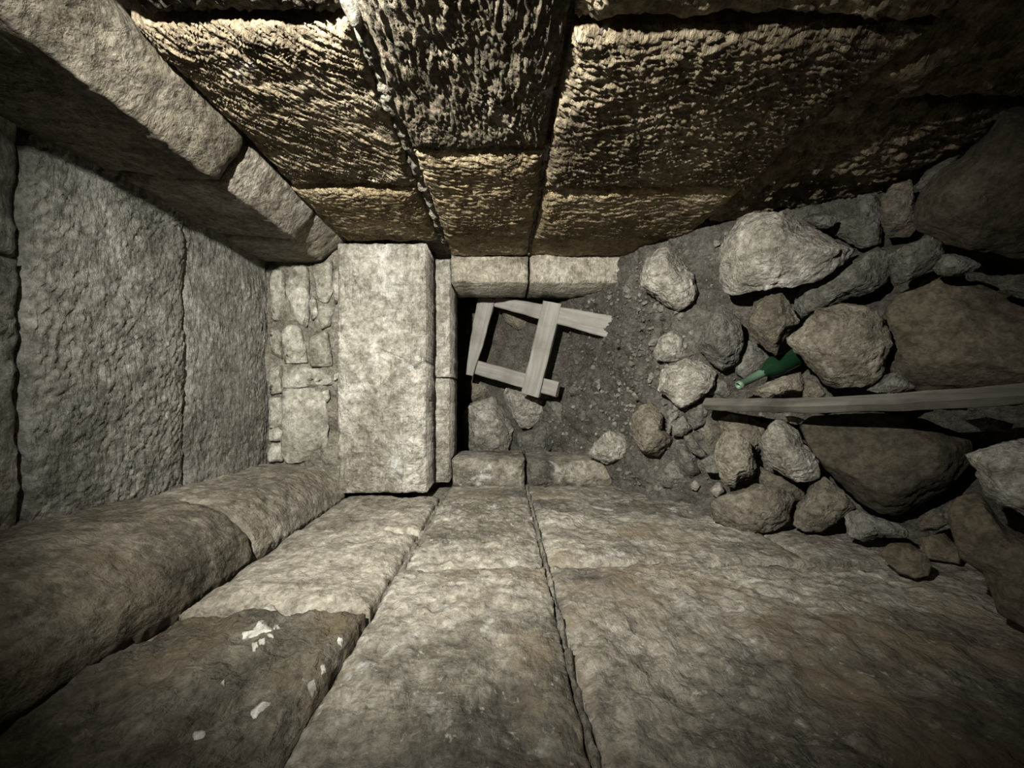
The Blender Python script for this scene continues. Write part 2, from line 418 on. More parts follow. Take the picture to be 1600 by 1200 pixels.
# ------------------------------------------------------------------ ceiling (image left)
ce = structure(slab('ceiling', 'mortar', (-1.0, Y0, ZT + 0.06), (1.4, 4.3, ZT + 0.4)))
cb = dict(parent=ce, name='ceiling_slab', mat='ceil', to=toC, want=NC, thick=0.10)
block(a0=1.815, a1=2.50, b0=-0.55, b1=0.95, res=0.008, chisel=0.007, phi=1.57, cfreq=46, along=5, mid=0.003, edge=0.02, proud=-0.006, **cb)
block(a0=1.215, a1=1.815, b0=-0.55, b1=0.95, res=0.0065, chisel=0.008, phi=1.10, cfreq=42, along=9, mid=0.004, big=0.014, edge=0.02, proud=0.004, **cb)
block(a0=0.55, a1=1.205, b0=-0.55, b1=0.42, res=0.012, chisel=0.010, phi=1.2, edge=0.03, **cb)
block(a0=1.08, a1=1.21, b0=0.42, b1=0.95, res=0.012, chisel=0.006, phi=1.2, edge=0.03, proud=-0.01, **cb)
block(a0=0.55, a1=1.07, b0=0.43, b1=0.95, res=0.014, chisel=0.010, phi=1.2, edge=0.03, **cb)
block(a0=Y0, a1=0.55, b0=-0.55, b1=0.95, res=0.03, **cb)

# ------------------------------------------------------------------ mouldings between walls and ceiling
def corbel(parent, sgn, xw, prof, y0, y1, res, sd, rnd, amp, mat='corbel', taper=0.0, name='corbel_block'):
    """a moulding block: profile polyline (inset from wall, height), rounded corners, swept along the passage"""
    pts = np.array(prof, float)
    seg = np.concatenate([[0], np.cumsum(np.hypot(*np.diff(pts, axis=0).T))])
    n = int(seg[-1] / res) + 1
    t = np.linspace(0, seg[-1], n)
    ix = np.interp(t, seg, pts[:, 0]); iz = np.interp(t, seg, pts[:, 1])
    for _ in range(rnd):
        ix[1:-1] = (ix[:-2] + 2 * ix[1:-1] + ix[2:]) / 4; iz[1:-1] = (iz[:-2] + 2 * iz[1:-1] + iz[2:]) / 4
    tx, tz = np.gradient(ix), np.gradient(iz); L = np.hypot(tx, tz); nx, nz_ = tz / L, -tx / L    # points into the passage and down
    m = int((y1 - y0) / res) + 1
    Y = np.linspace(y0 + 0.006, y1 - 0.006, m)
    T, YY = np.meshgrid(t, Y, indexing='ij')
    d = amp * 1.4 * fbm(T * 3, YY * 3, sd, 3) + amp * 0.6 * fbm(T * 14, YY * 14, sd + 5, 4, 0.6)
    de = np.minimum(YY - y0, y1 - YY) + 0.01 * fbm(T * 9, YY * 9, sd + 8, 2)
    d -= 0.030 * np.exp(-np.clip(de, 0, None) / 0.018)
    ins = ix[:, None] + nx[:, None] * d; zz = iz[:, None] + nz_[:, None] * d
    ins = ins * (1 - taper * sstep(y0, y1, YY))
    P = np.stack([xw - sgn * ins, YY, zz], -1)
    V, Q = sheet(P, (sgn * 0.12, 0, 0.06))
    Q = orient(P, Q, np.array([-sgn, 0, -0.6]))
    return link(name, mesh_np(name, W(V), Q), mat, parent)

t1 = structure(slab('trim_1', 'mortar', (XR + 0.01, Y0, 1.03), (XR + 0.3, 2.5, 1.52)))
profR = [(-0.02, 0.985), (0.0, 0.985), (0.150, 1.080), (0.136, 1.30), (0.112, 1.54)]
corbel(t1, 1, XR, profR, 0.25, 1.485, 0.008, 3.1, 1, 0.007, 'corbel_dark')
corbel(t1, 1, XR, [(-0.02, 1.0), (0.0, 1.0), (0.140, 1.10), (0.128, 1.30), (0.110, 1.54)], 1.49, 2.06, 0.008, 7.7, 1, 0.006)
corbel(t1, 1, XR, [(-0.02, 1.0), (-0.01, 1.0), (0.136, 1.15), (0.135, 1.30), (0.120, 1.54)], 2.06, 2.47, 0.010, 12.7, 8, 0.009)
corbel(t1, 1, XR, profR, Y0, 0.245, 0.03, 5.1, 0, 0.008)
t2 = structure(slab('trim_2', 'mortar', (XL - 0.3, Y0, 1.03), (XL - 0.01, 2.5, 1.52)))
profL = [(-0.02, 0.990), (0.015, 0.990), (0.095, 1.02), (0.180, 1.14), (0.215, 1.28), (0.225, 1.54)]
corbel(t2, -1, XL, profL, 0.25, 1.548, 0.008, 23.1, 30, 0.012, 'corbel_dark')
corbel(t2, -1, XL, [(-0.02, 1.0), (0.0, 1.0), (0.085, 1.03), (0.172, 1.14), (0.190, 1.28), (0.195, 1.54)], 1.556, 2.47, 0.009, 29.1, 24, 0.009)
corbel(t2, -1, XL, profL, Y0, 0.245, 0.03, 5.7, 0, 0.008)

# ------------------------------------------------------------------ rock builder
_ico = {}
def ico(l):
    if l not in _ico:
        bm = bmesh.new(); bmesh.ops.create_icosphere(bm, subdivisions=l, radius=1.0)
        _ico[l] = (np.array([v.co[:] for v in bm.verts]), np.array([[v.index for v in f.verts] for f in bm.faces]))
        bm.free()
    return _ico[l]

def rock_mesh(name, pix, depth, tf=0.75, sd=1, lvl=4, axis=None, box=0.75, facets=9, rough=1.0, tmax=None):
    """A stone whose outline (traced polygon, pixels) is carried at its own depth with real thickness.
    returns mesh with origin at its lowest point's height below the centre, and the location."""
    pix = np.array(pix, float)
    q = np.roll(pix, -1, 0); cr = pix[:, 0] * q[:, 1] - q[:, 0] * pix[:, 1]
    A = cr.sum() / 2
    cen = np.array([((pix[:, 0] + q[:, 0]) * cr).sum(), ((pix[:, 1] + q[:, 1]) * cr).sum()]) / (6 * A)
    c3 = at(cen[0], cen[1], depth)
    d = (c3 / np.linalg.norm(c3)) if axis is None else np.asarray(axis, float)
    e1 = np.array([0, 0, -1.0]); e1 -= d * e1.dot(d); e1 /= np.linalg.norm(e1)
    e2 = np.cross(d, e1)
    # outline on the plane through the centre, square to the line of sight
    rays = np.stack([(VV - pix[:, 1]) / F, np.ones(len(pix)), (VU - pix[:, 0]) / F], -1)
    pl = rays * (c3.dot(d) / rays.dot(d))[:, None] - c3
    px, py = pl.dot(e1), pl.dot(e2)
    th = np.linspace(-np.pi, np.pi, 361)
    R = np.zeros(361)
    for i, t in enumerate(th):
        dx, dy = math.cos(t), math.sin(t); best = 0
        for j in range(len(px)):
            ax, ay = px[j], py[j]; bx, by = px[(j + 1) % len(px)] - ax, py[(j + 1) % len(px)] - ay
            den = dx * by - dy * bx
            if abs(den) < 1e-12: continue
            r = (ax * by - ay * bx) / den; s = (ax * dy - ay * dx) / den
            if r > 0 and -1e-9 <= s <= 1 + 1e-9: best = max(best, r)
        R[i] = best
    R[R == 0] = R[R > 0].mean()
    k = np.array([1, 2, 1.]) / 4
    Rs = np.convolve(np.concatenate([R[-6:-1], R, R[1:6]]), k, 'same')[5:-5]
    Rs = Rs * 1.05; Rm = Rs.mean(); T = Rm * tf * 1.15
    if tmax: T = min(T, tmax)
    rs = np.random.RandomState(sd)
    U, Fc = ico(lvl)
    U = U.copy()
    for _ in range(facets):
        n = rs.normal(size=3); n[2] = abs(n[2]) * 1.0 + 0.25; n /= np.linalg.norm(n)
        off = rs.uniform(0.50, 0.84) if n[2] > 0.40 else rs.uniform(0.84, 0.97)
        over = np.clip(U.dot(n) - off, 0, None)
        U = U - over[:, None] * n * 0.93
    rho = np.hypot(U[:, 0], U[:, 1]); tt = np.arctan2(U[:, 1], U[:, 0])
    Rt = np.interp(tt, th, Rs)
    rr = np.clip(rho, 0, 1) ** box
    L = np.stack([rr * Rt * np.cos(tt), rr * Rt * np.sin(tt), U[:, 2] * T], -1)
    s = 1 / max(Rm, 1e-4)
    nrm = U / np.linalg.norm(U, axis=1)[:, None]
    sx, sy, sz = L[:, 0] * s + sd * 1.37, L[:, 1] * s, L[:, 2] * s + sd * 0.71
    dn = rough * Rm * (0.055 * fbm(sx * 1.6, sy * 1.6, sz * 1.6, 3) + 0.085 * (0.35 - np.abs(fbm(sx * 2.6, sy * 2.6, sz * 2.6, 4, 0.6))) + 0.028 * fbm(sx * 8, sy * 8, sz * 8, 4, 0.7))
    L += nrm * dn[:, None]
    Pw = L[:, :1] * e1 + L[:, 1:2] * e2 - L[:, 2:] * d
    wpt = (Pw + c3 + np.array([0, 0, ZC])) * S
    org = np.array([wpt[:, 0].mean(), wpt[:, 1].mean(), wpt[:, 2].min()])
    v = wpt - org
    a, b, c = v[Fc[0]]
    f = Fc
    # outward winding
    cv = v.mean(0)
    fn = np.cross(v[f[:, 1]] - v[f[:, 0]], v[f[:, 2]] - v[f[:, 0]])
    if (fn * (v[f].mean(1) - cv)).sum() < 0: f = f[:, ::-1]
    return mesh_np(name, v, np.zeros((0, 4)), f), org

# ------------------------------------------------------------------ end wall above the doorway
wb = structure(slab('wall_back', 'mortar', (XL - 0.1, YB + 0.36, 0.50), (XR + 0.1, YB + 0.7, 1.6)))
# rough mortar bed that carries the small fill stones
A, B = np.meshgrid(np.linspace(XL + 0.05, XR - 0.02, 150), np.linspace(0.98, 1.56, 60), indexing='ij')
P = toB(YB + 0.03)(A, B, 0.020 * fbm(A * 7, B * 7, 2.2, 4, 0.6))
V, Q = sheet(P, (0, 0.2, 0))
link('mortar_bed', mesh_np('mortar_bed', W(V), orient(P, Q, np.array([0, -1, 0]))), 'mortar', wb)
FILL = [
 [(460,418),(481,418),(482,490),(479,512),(465,502),(450,470),(446,450)],
 [(488,418),(518,408),(519,455),(512,472),(495,468)],
 [(520,418),(532,424),(535,455),(523,480),(520,455)],
 [(500,478),(522,480),(515,508),(502,514),(498,498)],
 [(484,470),(492,462),(497,490),(488,502)],
 [(442,520),(452,508),(468,510),(475,535),(479,566),(445,566)],
 [(484,528),(510,518),(515,540),(519,570),(487,572)],
 [(442,592),(452,576),(465,570),(490,577),(517,585),(517,602),(480,604),(445,607)],
 [(522,585),(537,580),(530,590),(522,596)],
 [(444,610),(500,609),(510,637),(512,675),(510,712),(480,720),(450,722),(441,710)],
 [(422,622),(440,622),(441,667),(422,668)],
 [(421,672),(433,668),(444,676),(440,689),(422,688)],
 [(421,693),(441,692),(442,720),(421,722)],
 [(423,512),(438,518),(441,560),(423,552)],
 [(424,424),(443,424),(444,462),(440,500),(425,498)],
 [(422,576),(439,571),(441,612),(424,616)],
 [(504,612),(514,608),(515,622),(510,630)],
]
for i, pg in enumerate(FILL):
    me, org = rock_mesh('fill_stone', pg, YB + 0.015, tf=0.5, sd=300 + i, lvl=3 if i in (2, 4, 8, 16) else 4, axis=(0, 1, 0), box=0.45, facets=4, rough=0.7, tmax=0.035)
    link('fill_stone', me, 'fill', wb, org)
# the great pale lintel
def pz(u, y): return (VU - u) / F * y
def pxx(v, y): return (VV - v) / F * y
yl = 2.40
crk = [((pxx(545, yl), pz(590, yl)), (pxx(562, yl), pz(630, yl)), (pxx(575, yl), pz(648, yl)), (pxx(566, yl), pz(668, yl)))]
block(parent=wb, name='lintel_slab', mat='lintel', to=toB(yl), want=NB, a0=XL + 0.004, a1=XR - 0.006, b0=0.484, b1=1.045, res=0.0065,
      chisel=0.006, phi=0.9, cfreq=36, along=10, mid=0.007, big=0.010, edge=0.020, ew=0.016, thick=0.30, gap=0.004,
      cracks=[(crk[0], 0.006, 0.020), (crk[0][2:], 0.012, 0.02)])

# ------------------------------------------------------------------ doorway
dr = structure(slab('door_1', 'mortar', (XR - 0.02, 2.85, -2.0), (XR + 0.1, 3.1, 0.4)))
yd = 2.70
db_ = dict(parent=dr, want=NB, thick=0.42, to=toB(yd))
xc = pxx(590, yd)
block(name='lintel_beam', mat='lintel', a0=xc, a1=XR - 0.01, b0=0.376, b1=0.60, res=0.010, chisel=0.004, phi=0.3, mid=0.005, edge=0.012, ew=0.012, gap=0.002, **db_)
block(name='lintel_beam', mat='lintel', a0=XL + 0.004, a1=xc, b0=0.380, b1=0.60, res=0.010, chisel=0.004, phi=0.3, mid=0.005, edge=0.012, ew=0.012, gap=0.002, **db_)
block(name='jamb_block', mat='jamb', a0=0.775, a1=XR + 0.03, b0=-0.176, b1=0.374, res=0.009, chisel=0.003, phi=1.5, mid=0.006, edge=0.022, ew=0.014, gap=0.004, **db_)
block(name='jamb_block', mat='jamb', a0=0.768, a1=XR + 0.03, b0=-1.15, b1=-0.184, res=0.009, chisel=0.003, phi=1.5, mid=0.006, edge=0.022, ew=0.014, gap=0.004, proud=0.01, **db_)
block(name='jamb_block', mat='left', a0=XL - 0.045, a1=-0.472, b0=-0.155, b1=0.372, res=0.009, chisel=0.004, phi=1.5, mid=0.007, edge=0.05, ew=0.022, gap=0.004, **db_)
block(name='jamb_block', mat='left', a0=XL - 0.055, a1=-0.485, b0=-1.20, b1=-0.166, res=0.010, chisel=0.004, phi=1.5, mid=0.012, big=0.03, edge=0.07, ew=0.035, gap=0.004, **db_)
# the buried chamber behind the doorway
wc = structure(slab('wall_chamber', 'mortar', (-1.4, 4.05, -2.0), (1.6, 4.3, 1.5)))
for lo, hi in (((-1.4, 3.12, -2.0), (-0.95, 4.1, 1.4)), ((1.2, 3.12, -2.0), (1.6, 4.1, 1.4)), ((-1.4, 3.12, 0.95), (1.6, 4.1, 1.4)), ((-0.7, 3.1, 0.46), (1.0, 3.2, 1.2))):
    slab('chamber_masonry', 'left_stained', lo, hi, wc)

# ------------------------------------------------------------------ earth floor, rising into the doorway
PY = [-1.0, 0.3, 1.0, 1.2, 1.6, 2.08, 2.5, 2.9, 3.2, 3.5, 3.7, 3.9, 4.2]
PZ = [-1.9, -1.9, -1.85, -1.75, -1.6, -1.2, -0.9, -0.72, -0.5, -0.1, 0.35, 0.62, 0.8]
def prof_y(u):
    ys = np.linspace(0.9, 4.0, 1241)
    f = np.interp(ys, PY, PZ) / ys - (VU - u) / F
    i = np.where(f > 0)[0]
    return ys[i[0]] if len(i) else 4.0
def floor_z(X, Y):
    z = np.interp(Y, PY, PZ)
    z = z - 0.34 * (1 - sstep(1.85, 2.25, Y)) - 0.05 * sstep(3.15, 3.4, Y)
    z = z + 0.20 * sstep(-0.25, -0.60, X) * (1 - sstep(1.7, 2.1, Y))
    z = z + 0.10 * sstep(-0.2, -0.6, X) * sstep(2.2, 2.4, Y) * (1 - sstep(2.7, 2.9, Y))
    return z
ny, nx = 700, 280
Yg, Xg = np.meshgrid(np.linspace(Y0, 4.05, ny), np.linspace(-0.95, 1.2, nx), indexing='ij')
Zg = floor_z(Xg, Yg) + 0.05 * fbm(Xg * 2.4, Yg * 2.4, 1.1, 3) + 0.030 * fbm(Xg * 9, Yg * 9, 4.4, 5, 0.65)
P = np.stack([Xg, Yg, Zg], -1)
V, Q = sheet(P)
fl = structure(link('floor', mesh_np('floor', W(V), orient(P, Q, np.array([0, 0, 1.0]))), 'dirt'))

# ------------------------------------------------------------------ rubble: every stone a thing of its own
# (name, label, category, material, depth offset, thickness factor, outline in pixels)
RUB = [
 ('boulder', 'large pale boulder like a tilted hat, lying against the dark rough wall', 'boulder', 'pale', -0.10, 0.62,
  [(1138,366),(1150,342),(1174,331),(1208,329),(1228,338),(1252,344),(1290,356),(1320,380),(1342,388),(1326,406),(1300,418),(1272,436),(1220,446),(1190,450),(1150,458),(1138,459),(1125,440),(1125,386)]),
 ('rubble_stone', 'pale egg-shaped stone at the end of the upper door jamb', 'stone', 'pale', -0.14, 0.8,
  [(1030,387),(1040,388),(1064,400),(1080,426),(1091,456),(1084,468),(1060,482),(1040,480),(1016,464),(1001,444),(1002,426),(1008,408)]),
 ('rubble_stone', 'small pale angular stone between the loose earth and the knobbly grey stone', 'stone', 'pale', -0.08, 0.7,
  [(1018,552),(1028,530),(1050,516),(1074,520),(1070,560),(1048,566),(1026,562)]),
 ('rubble_stone', 'thin upright chip tucked behind the small pale angular stone', 'stone', 'grey', -0.05, 0.6,
  [(1012,540),(1022,512),(1036,505),(1038,518),(1025,540)]),
 ('rubble_stone', 'knobbly light grey stone with a pointed top, left of the rounded tan stone', 'stone', 'grey', -0.09, 0.75,
  [(1088,540),(1102,512),(1116,482),(1130,477),(1138,484),(1156,504),(1161,530),(1150,568),(1128,584),(1108,568)]),
 ('rubble_stone', 'rounded tan stone with swirled ridges just over the green bottle', 'stone', 'tan', -0.13, 0.8,
  [(1168,488),(1178,472),(1200,460),(1222,456),(1234,476),(1248,502),(1226,532),(1212,556),(1196,546),(1172,526),(1166,506)]),
 ('rubble_stone', 'long smooth grey stone lying aslant under the large pale boulder', 'stone', 'grey', 0.05, 0.75,
  [(1243,492),(1242,472),(1256,448),(1278,432),(1302,414),(1338,400),(1370,386),(1390,400),(1392,424),(1380,444),(1350,460),(1300,476),(1270,490),(1252,500)]),
 ('boulder', 'broad tan stone with a crumbling lime-crusted rim beside the bottle base', 'boulder', 'tan', -0.1, 0.6,
  [(1232,532),(1258,508),(1280,486),(1316,477),(1350,484),(1374,496),(1386,516),(1391,540),(1378,580),(1360,598),(1330,604),(1310,609),(1286,604),(1270,586),(1250,558)]),
 ('boulder', 'huge smooth brown boulder at the right edge, next to the lime-crusted stone', 'boulder', 'brown', 0.06, 0.62,
  [(1388,552),(1384,504),(1392,480),(1420,456),(1456,437),(1486,436),(1530,446),(1560,458),(1600,466),(1650,490),(1680,540),(1650,600),(1560,612),(1450,612),(1402,592)]),
 ('boulder', 'huge dark brown boulder in the upper right corner against the rough wall', 'boulder', 'brown', 0.0, 0.6,
  [(1436,356),(1434,310),(1460,272),(1510,240),(1540,216),(1570,182),(1590,174),(1660,180),(1720,280),(1690,380),(1600,404),(1560,394),(1480,376)]),
 ('rubble_stone', 'squared upright block beside the dark corner boulder', 'stone', 'tan', 0.09, 0.7,
  [(1376,312),(1396,290),(1422,283),(1430,308),(1434,352),(1420,370),(1386,370),(1378,350)]),
 ('rubble_stone', 'dim flat block between the large pale boulder and the squared upright block', 'stone', 'grey', 0.12, 0.7,
  [(1300,352),(1336,334),(1340,304),(1370,302),(1377,340),(1376,380),(1346,386),(1304,368)]),
 ('rubble_stone', 'small dim stone peeking over the shoulder of the large pale boulder', 'stone', 'grey', 0.03, 0.8,
  [(1254,342),(1270,334),(1292,334),(1308,340),(1300,356),(1280,358)]),
 ('rubble_stone', 'lumpy grey stone under the squared block, right of the long smooth stone', 'stone', 'grey', -0.06, 0.75,
  [(1388,400),(1420,382),(1450,371),(1470,378),(1475,400),(1454,420),(1420,438),(1398,446),(1392,426)]),
 ('rubble_stone', 'small leaf-shaped stone pointing into the black gap at the right', 'stone', 'grey', -0.03, 0.7,
  [(1456,420),(1476,398),(1490,396),(1530,410),(1535,416),(1520,426),(1500,432),(1464,430)]),
 ('rubble_stone', 'dim stone resting on the huge smooth brown boulder at the frame edge', 'stone', 'grey', -0.02, 0.7,
  [(1558,446),(1580,430),(1600,429),(1640,432),(1645,465),(1600,466),(1576,460)]),
 ('rubble_stone', 'pale wedge of stone lying directly under the green bottle', 'stone', 'tan', -0.07, 0.7,
  [(1173,611),(1200,596),(1250,582),(1257,596),(1254,612),(1220,616),(1200,621),(1180,618)]),
 ('rubble_stone', 'grey stone with a white spot behind the neck of the bottle', 'stone', 'grey', 0.05, 0.7,
  [(1148,574),(1156,546),(1170,532),(1192,544),(1206,560),(1190,580),(1164,590),(1150,584)]),
 ('rubble_stone', 'small triangular stone between the pale wedge and the lime-crusted stone', 'stone', 'tan', -0.02, 0.7,
  [(1256,594),(1276,598),(1290,616),(1272,624),(1254,621)]),
 ('rubble_stone', 'white-topped crumpled stone left of the tip of the long lath', 'stone', 'pale', -0.09, 0.75,
  [(1034,578),(1056,568),(1072,560),(1100,566),(1116,584),(1112,604),(1088,626),(1064,637),(1046,626),(1026,612),(1030,600)]),
 ('rubble_stone', 'grey wedge between the bottle mouth and the tip of the long lath', 'stone', 'grey', 0.06, 0.7,
  [(1116,584),(1132,596),(1150,612),(1138,622),(1106,616)]),
 ('rubble_stone', 'smooth grey four-sided stone touching the tip of the long lath', 'stone', 'grey', 0.0, 0.7,
  [(1068,644),(1096,622),(1114,644),(1100,662),(1084,670),(1074,660)]),
 ('rubble_stone', 'small blocky grey stone under the smooth four-sided stone', 'stone', 'grey', -0.05, 0.75,
  [(1050,660),(1068,650),(1081,670),(1066,682),(1050,680)]),
 ('rubble_stone', 'narrow chip standing beside the brown bulging stone', 'stone', 'grey', -0.04, 0.8,
  [(1042,676),(1044,650),(1058,641),(1062,648),(1051,660),(1049,676)]),
 ('rubble_stone', 'brown bulging stone with a pale scar, beside the pale jagged stone', 'stone', 'tan', -0.12, 0.85,
  [(986,672),(990,648),(1000,636),(1018,630),(1034,646),(1040,672),(1054,686),(1048,700),(1028,714),(1006,708),(994,692)]),
 ('rubble_stone', 'pale jagged stone alone on the sill of the lower door jamb', 'stone', 'pale', -0.12, 0.85,
  [(916,710),(930,692),(952,674),(980,678),(992,695),(990,710),(975,725),(950,725),(930,718)]),
 ('rubble_stone', 'big pinkish squared stone in the lower left corner of the doorway', 'stone', 'pale', -0.08, 0.75,
  [(724,702),(724,652),(735,632),(772,622),(788,638),(802,670),(800,690),(788,708),(742,708)]),
 ('rubble_stone', 'stone jutting out under the left foot of the wooden frame', 'stone', 'tan', 0.06, 0.8,
  [(729,598),(740,588),(780,598),(780,608),(762,618),(738,628),(731,622)]),
 ('rubble_stone', 'smooth olive stone under the lower rail of the wooden frame', 'stone', 'pale', -0.06, 0.75,
  [(788,602),(820,604),(850,626),(852,645),(830,668),(815,668),(800,648),(783,615)]),
 ('rubble_stone', 'dust-covered stone beside the big pinkish squared stone', 'stone', 'grey', -0.05, 0.7,
  [(808,678),(835,670),(855,658),(870,670),(866,690),(855,714),(815,714)]),
 ('rubble_stone', 'half-buried dusty stone at the lower right end of the wooden frame', 'stone', 'grey', 0.02, 0.7,
  [(856,632),(875,617),(890,625),(882,665),(862,658)]),
 ('rubble_stone', 'pointed stone seen through the opening of the wooden frame', 'stone', 'tan', -0.02, 0.8,
  [(780,482),(800,482),(835,493),(822,510),(808,516),(792,505)]),
 ('rubble_stone', 'pale stone behind the slanting rail of the wooden frame', 'stone', 'grey', 0.10, 0.7,
  [(860,468),(898,468),(902,486),(870,488)]),
 ('rubble_stone', 'flat grey stone wedged between the slanting rail and the upper jamb', 'stone', 'grey', 0.12, 0.7,
  [(904,471),(945,471),(943,494),(918,494)]),
 ('rubble_stone', 'small stone in the shadow at the tip of the slanting rail', 'stone', 'grey', 0.12, 0.7,
  [(947,478),(966,474),(972,492),(954,498)]),
 ('rubble_stone', 'pale stone behind the left post of the wooden frame', 'stone', 'tan', 0.08, 0.8,
  [(726,478),(748,476),(746,505),(736,535),(728,530)]),
 ('boulder', 'very large smooth dark brown boulder below the long lath', 'boulder', 'brown_dark', 0.0, 0.55,
  [(1255,668),(1272,654),(1325,650),(1375,650),(1438,658),(1488,670),(1522,690),(1520,725),(1500,745),(1462,780),(1425,800),(1400,806),(1375,800),(1340,780),(1308,745),(1275,710)]),
 ('rubble_stone', 'pale rough stone with a crack across it, left of the very large brown boulder', 'stone', 'pale', -0.10, 0.7,
  [(1190,684),(1200,666),(1222,654),(1234,662),(1250,670),(1260,696),(1276,722),(1284,736),(1280,748),(1260,754),(1240,752),(1216,738),(1192,720),(1188,700)]),
 ('rubble_stone', 'tan oval stone standing left of the cracked pale stone', 'stone', 'tan', -0.14, 0.7,
  [(1118,696),(1132,676),(1152,674),(1168,686),(1174,706),(1183,728),(1182,750),(1160,756),(1150,767),(1134,758),(1124,740),(1116,712)]),
 ('rubble_stone', 'small brownish stone touching the top of the tan oval stone', 'stone', 'tan', 0.06, 0.7,
  [(1088,678),(1100,664),(1116,656),(1126,670),(1116,694),(1104,700)]),
 ('rubble_stone', 'brown stone half hidden behind the tan oval stone, under the lath', 'stone', 'tan', 0.06, 0.7,
  [(1124,656),(1140,648),(1170,652),(1204,664),(1196,690),(1180,714),(1160,700),(1130,680)]),
 ('rubble_stone', 'slender grey stone lying aslant left of the tan oval stone', 'stone', 'grey', -0.06, 0.7,
  [(1069,682),(1080,680),(1096,700),(1108,712),(1100,719),(1080,706),(1069,692)]),
 ('rubble_stone', 'small flat grey stone wedged under the tan oval stone', 'stone', 'grey', -0.05, 0.7,
  [(1094,720),(1116,710),(1126,728),(1122,739),(1104,739)]),
 ('rubble_stone', 'dark narrow stone under the slender grey stone', 'stone', 'grey', -0.02, 0.75,
  [(1054,690),(1070,692),(1088,718),(1100,742),(1080,750),(1064,730)]),
 ('rubble_stone', 'dark rounded stone at the foot of the lower wall by the sill', 'stone', 'grey', -0.03, 0.75,
  [(1034,760),(1036,732),(1052,720),(1066,730),(1077,748),(1062,762)]),
 ('rubble_stone', 'small white pear-shaped stone above the wide slab', 'stone', 'pale', -0.05, 0.8,
  [(1108,766),(1118,756),(1124,752),(1132,768),(1120,778)]),
 ('rubble_stone', 'tiny pale chip left of the white pear-shaped stone', 'stone', 'pale', -0.02, 0.8,
  [(1078,756),(1086,750),(1094,758),(1088,767),(1080,765)]),
 ('boulder', 'wide grey-brown slab along the foot of the lower wall', 'boulder', 'tan', -0.06, 0.55,
  [(1114,784),(1150,766),(1180,758),(1220,762),(1244,780),(1240,816),(1200,830),(1150,830),(1118,812)]),
 ('rubble_stone', 'greenish stone filling the gap under the cracked pale stone', 'stone', 'tan', 0.0, 0.7,
  [(1186,728),(1215,742),(1260,758),(1256,786),(1222,774),(1188,764)]),
 ('rubble_stone', 'layered squared stone between the wide slab and the very large brown boulder', 'stone', 'tan', -0.06, 0.7,
  [(1242,818),(1248,788),(1260,765),(1288,745),(1320,775),(1335,792),(1320,808),(1285,831),(1260,829)]),
 ('rubble_stone', 'long flat flaking stone tucked under the very large brown boulder', 'stone', 'grey', -0.08, 0.7,
  [(1320,805),(1340,798),(1360,805),(1400,818),(1420,830),(1418,841),(1375,840),(1350,846),(1325,836)]),
 ('rubble_stone', 'dark rounded stone pressed against the smooth lower wall', 'stone', 'brown', -0.03, 0.7,
  [(1374,866),(1391,850),(1421,848),(1447,868),(1454,883),(1449,898),(1430,904),(1404,894)]),
 ('boulder', 'smooth pale grey boulder cut by the right edge of the photo', 'boulder', 'pale', -0.12, 0.6,
  [(1512,712),(1550,698),(1600,685),(1680,700),(1700,760),(1660,806),(1600,805),(1562,790),(1535,770),(1528,735)]),
 ('boulder', 'olive brown boulder in the lower right corner by the smooth wall', 'boulder', 'brown', -0.02, 0.6,
  [(1485,805),(1500,782),(1532,771),(1550,795),(1562,820),(1600,835),(1680,880),(1700,960),(1640,1000),(1600,978),(1560,952),(1551,924),(1538,896),(1503,872)]),
 ('rubble_stone', 'small split stone between the very large boulder and the olive corner boulder', 'stone', 'tan', -0.05, 0.8,
  [(1432,818),(1450,806),(1470,800),(1481,818),(1462,830),(1438,832)]),
 ('rubble_stone', 'small mossy brown stone under the small split stone', 'stone', 'brown', -0.03, 0.8,
  [(1436,842),(1475,833),(1500,858),(1500,882),(1450,872)]),
 ('rubble_stone', 'faint dark stone in the black gap above the pale edge boulder', 'stone', 'grey', 0.06, 0.7,
  [(1508,657),(1538,651),(1582,662),(1576,674),(1537,674)]),
 ('rubble_stone', 'little pale stone in the shadow just under the lath', 'stone', 'pale', -0.05, 0.8,
  [(1227,651),(1242,650),(1257,656),(1244,665),(1234,661)]),
 ('rubble_stone', 'grey stone wedged between the lath and the huge smooth brown boulder', 'stone', 'grey', -0.05, 0.7,
  [(1354,610),(1380,586),(1402,583),(1432,606),(1405,618)]),
 ('rubble_stone', 'small dim stone on top of the pale egg-shaped stone', 'stone', 'grey', 0.02, 0.8,
  [(1058,390),(1072,385),(1096,391),(1086,402),(1072,406)]),
 ('rubble_stone', 'grey slab standing between the egg-shaped stone and the large pale boulder', 'stone', 'grey', 0.03, 0.7,
  [(1076,408),(1096,404),(1104,420),(1102,442),(1092,458),(1084,440)]),
 ('rubble_stone', 'dark chip lying on the upper edge of the corner boulder', 'stone', 'grey', 0.06, 0.8,
  [(1432,290),(1448,266),(1478,250),(1500,242),(1488,264),(1462,290),(1440,304)]),
 ('rubble_stone', 'thin white flake standing in the loose earth', 'stone', 'pale', -0.03, 0.5,
  [(1011,598),(1014,584),(1019,579),(1023,588),(1016,599)]),
 ('rubble_stone', 'small white pebble on the earth left of the white-topped crumpled stone', 'stone', 'pale', -0.02, 0.8,
  [(986,616),(994,611),(1002,616),(998,622),(988,621)]),
 ('rubble_stone', 'low stone half sunk in the earth right of the wooden frame', 'stone', 'grey', 0.0, 0.6,
  [(886,606),(900,600),(914,606),(908,618),(890,618)]),
]
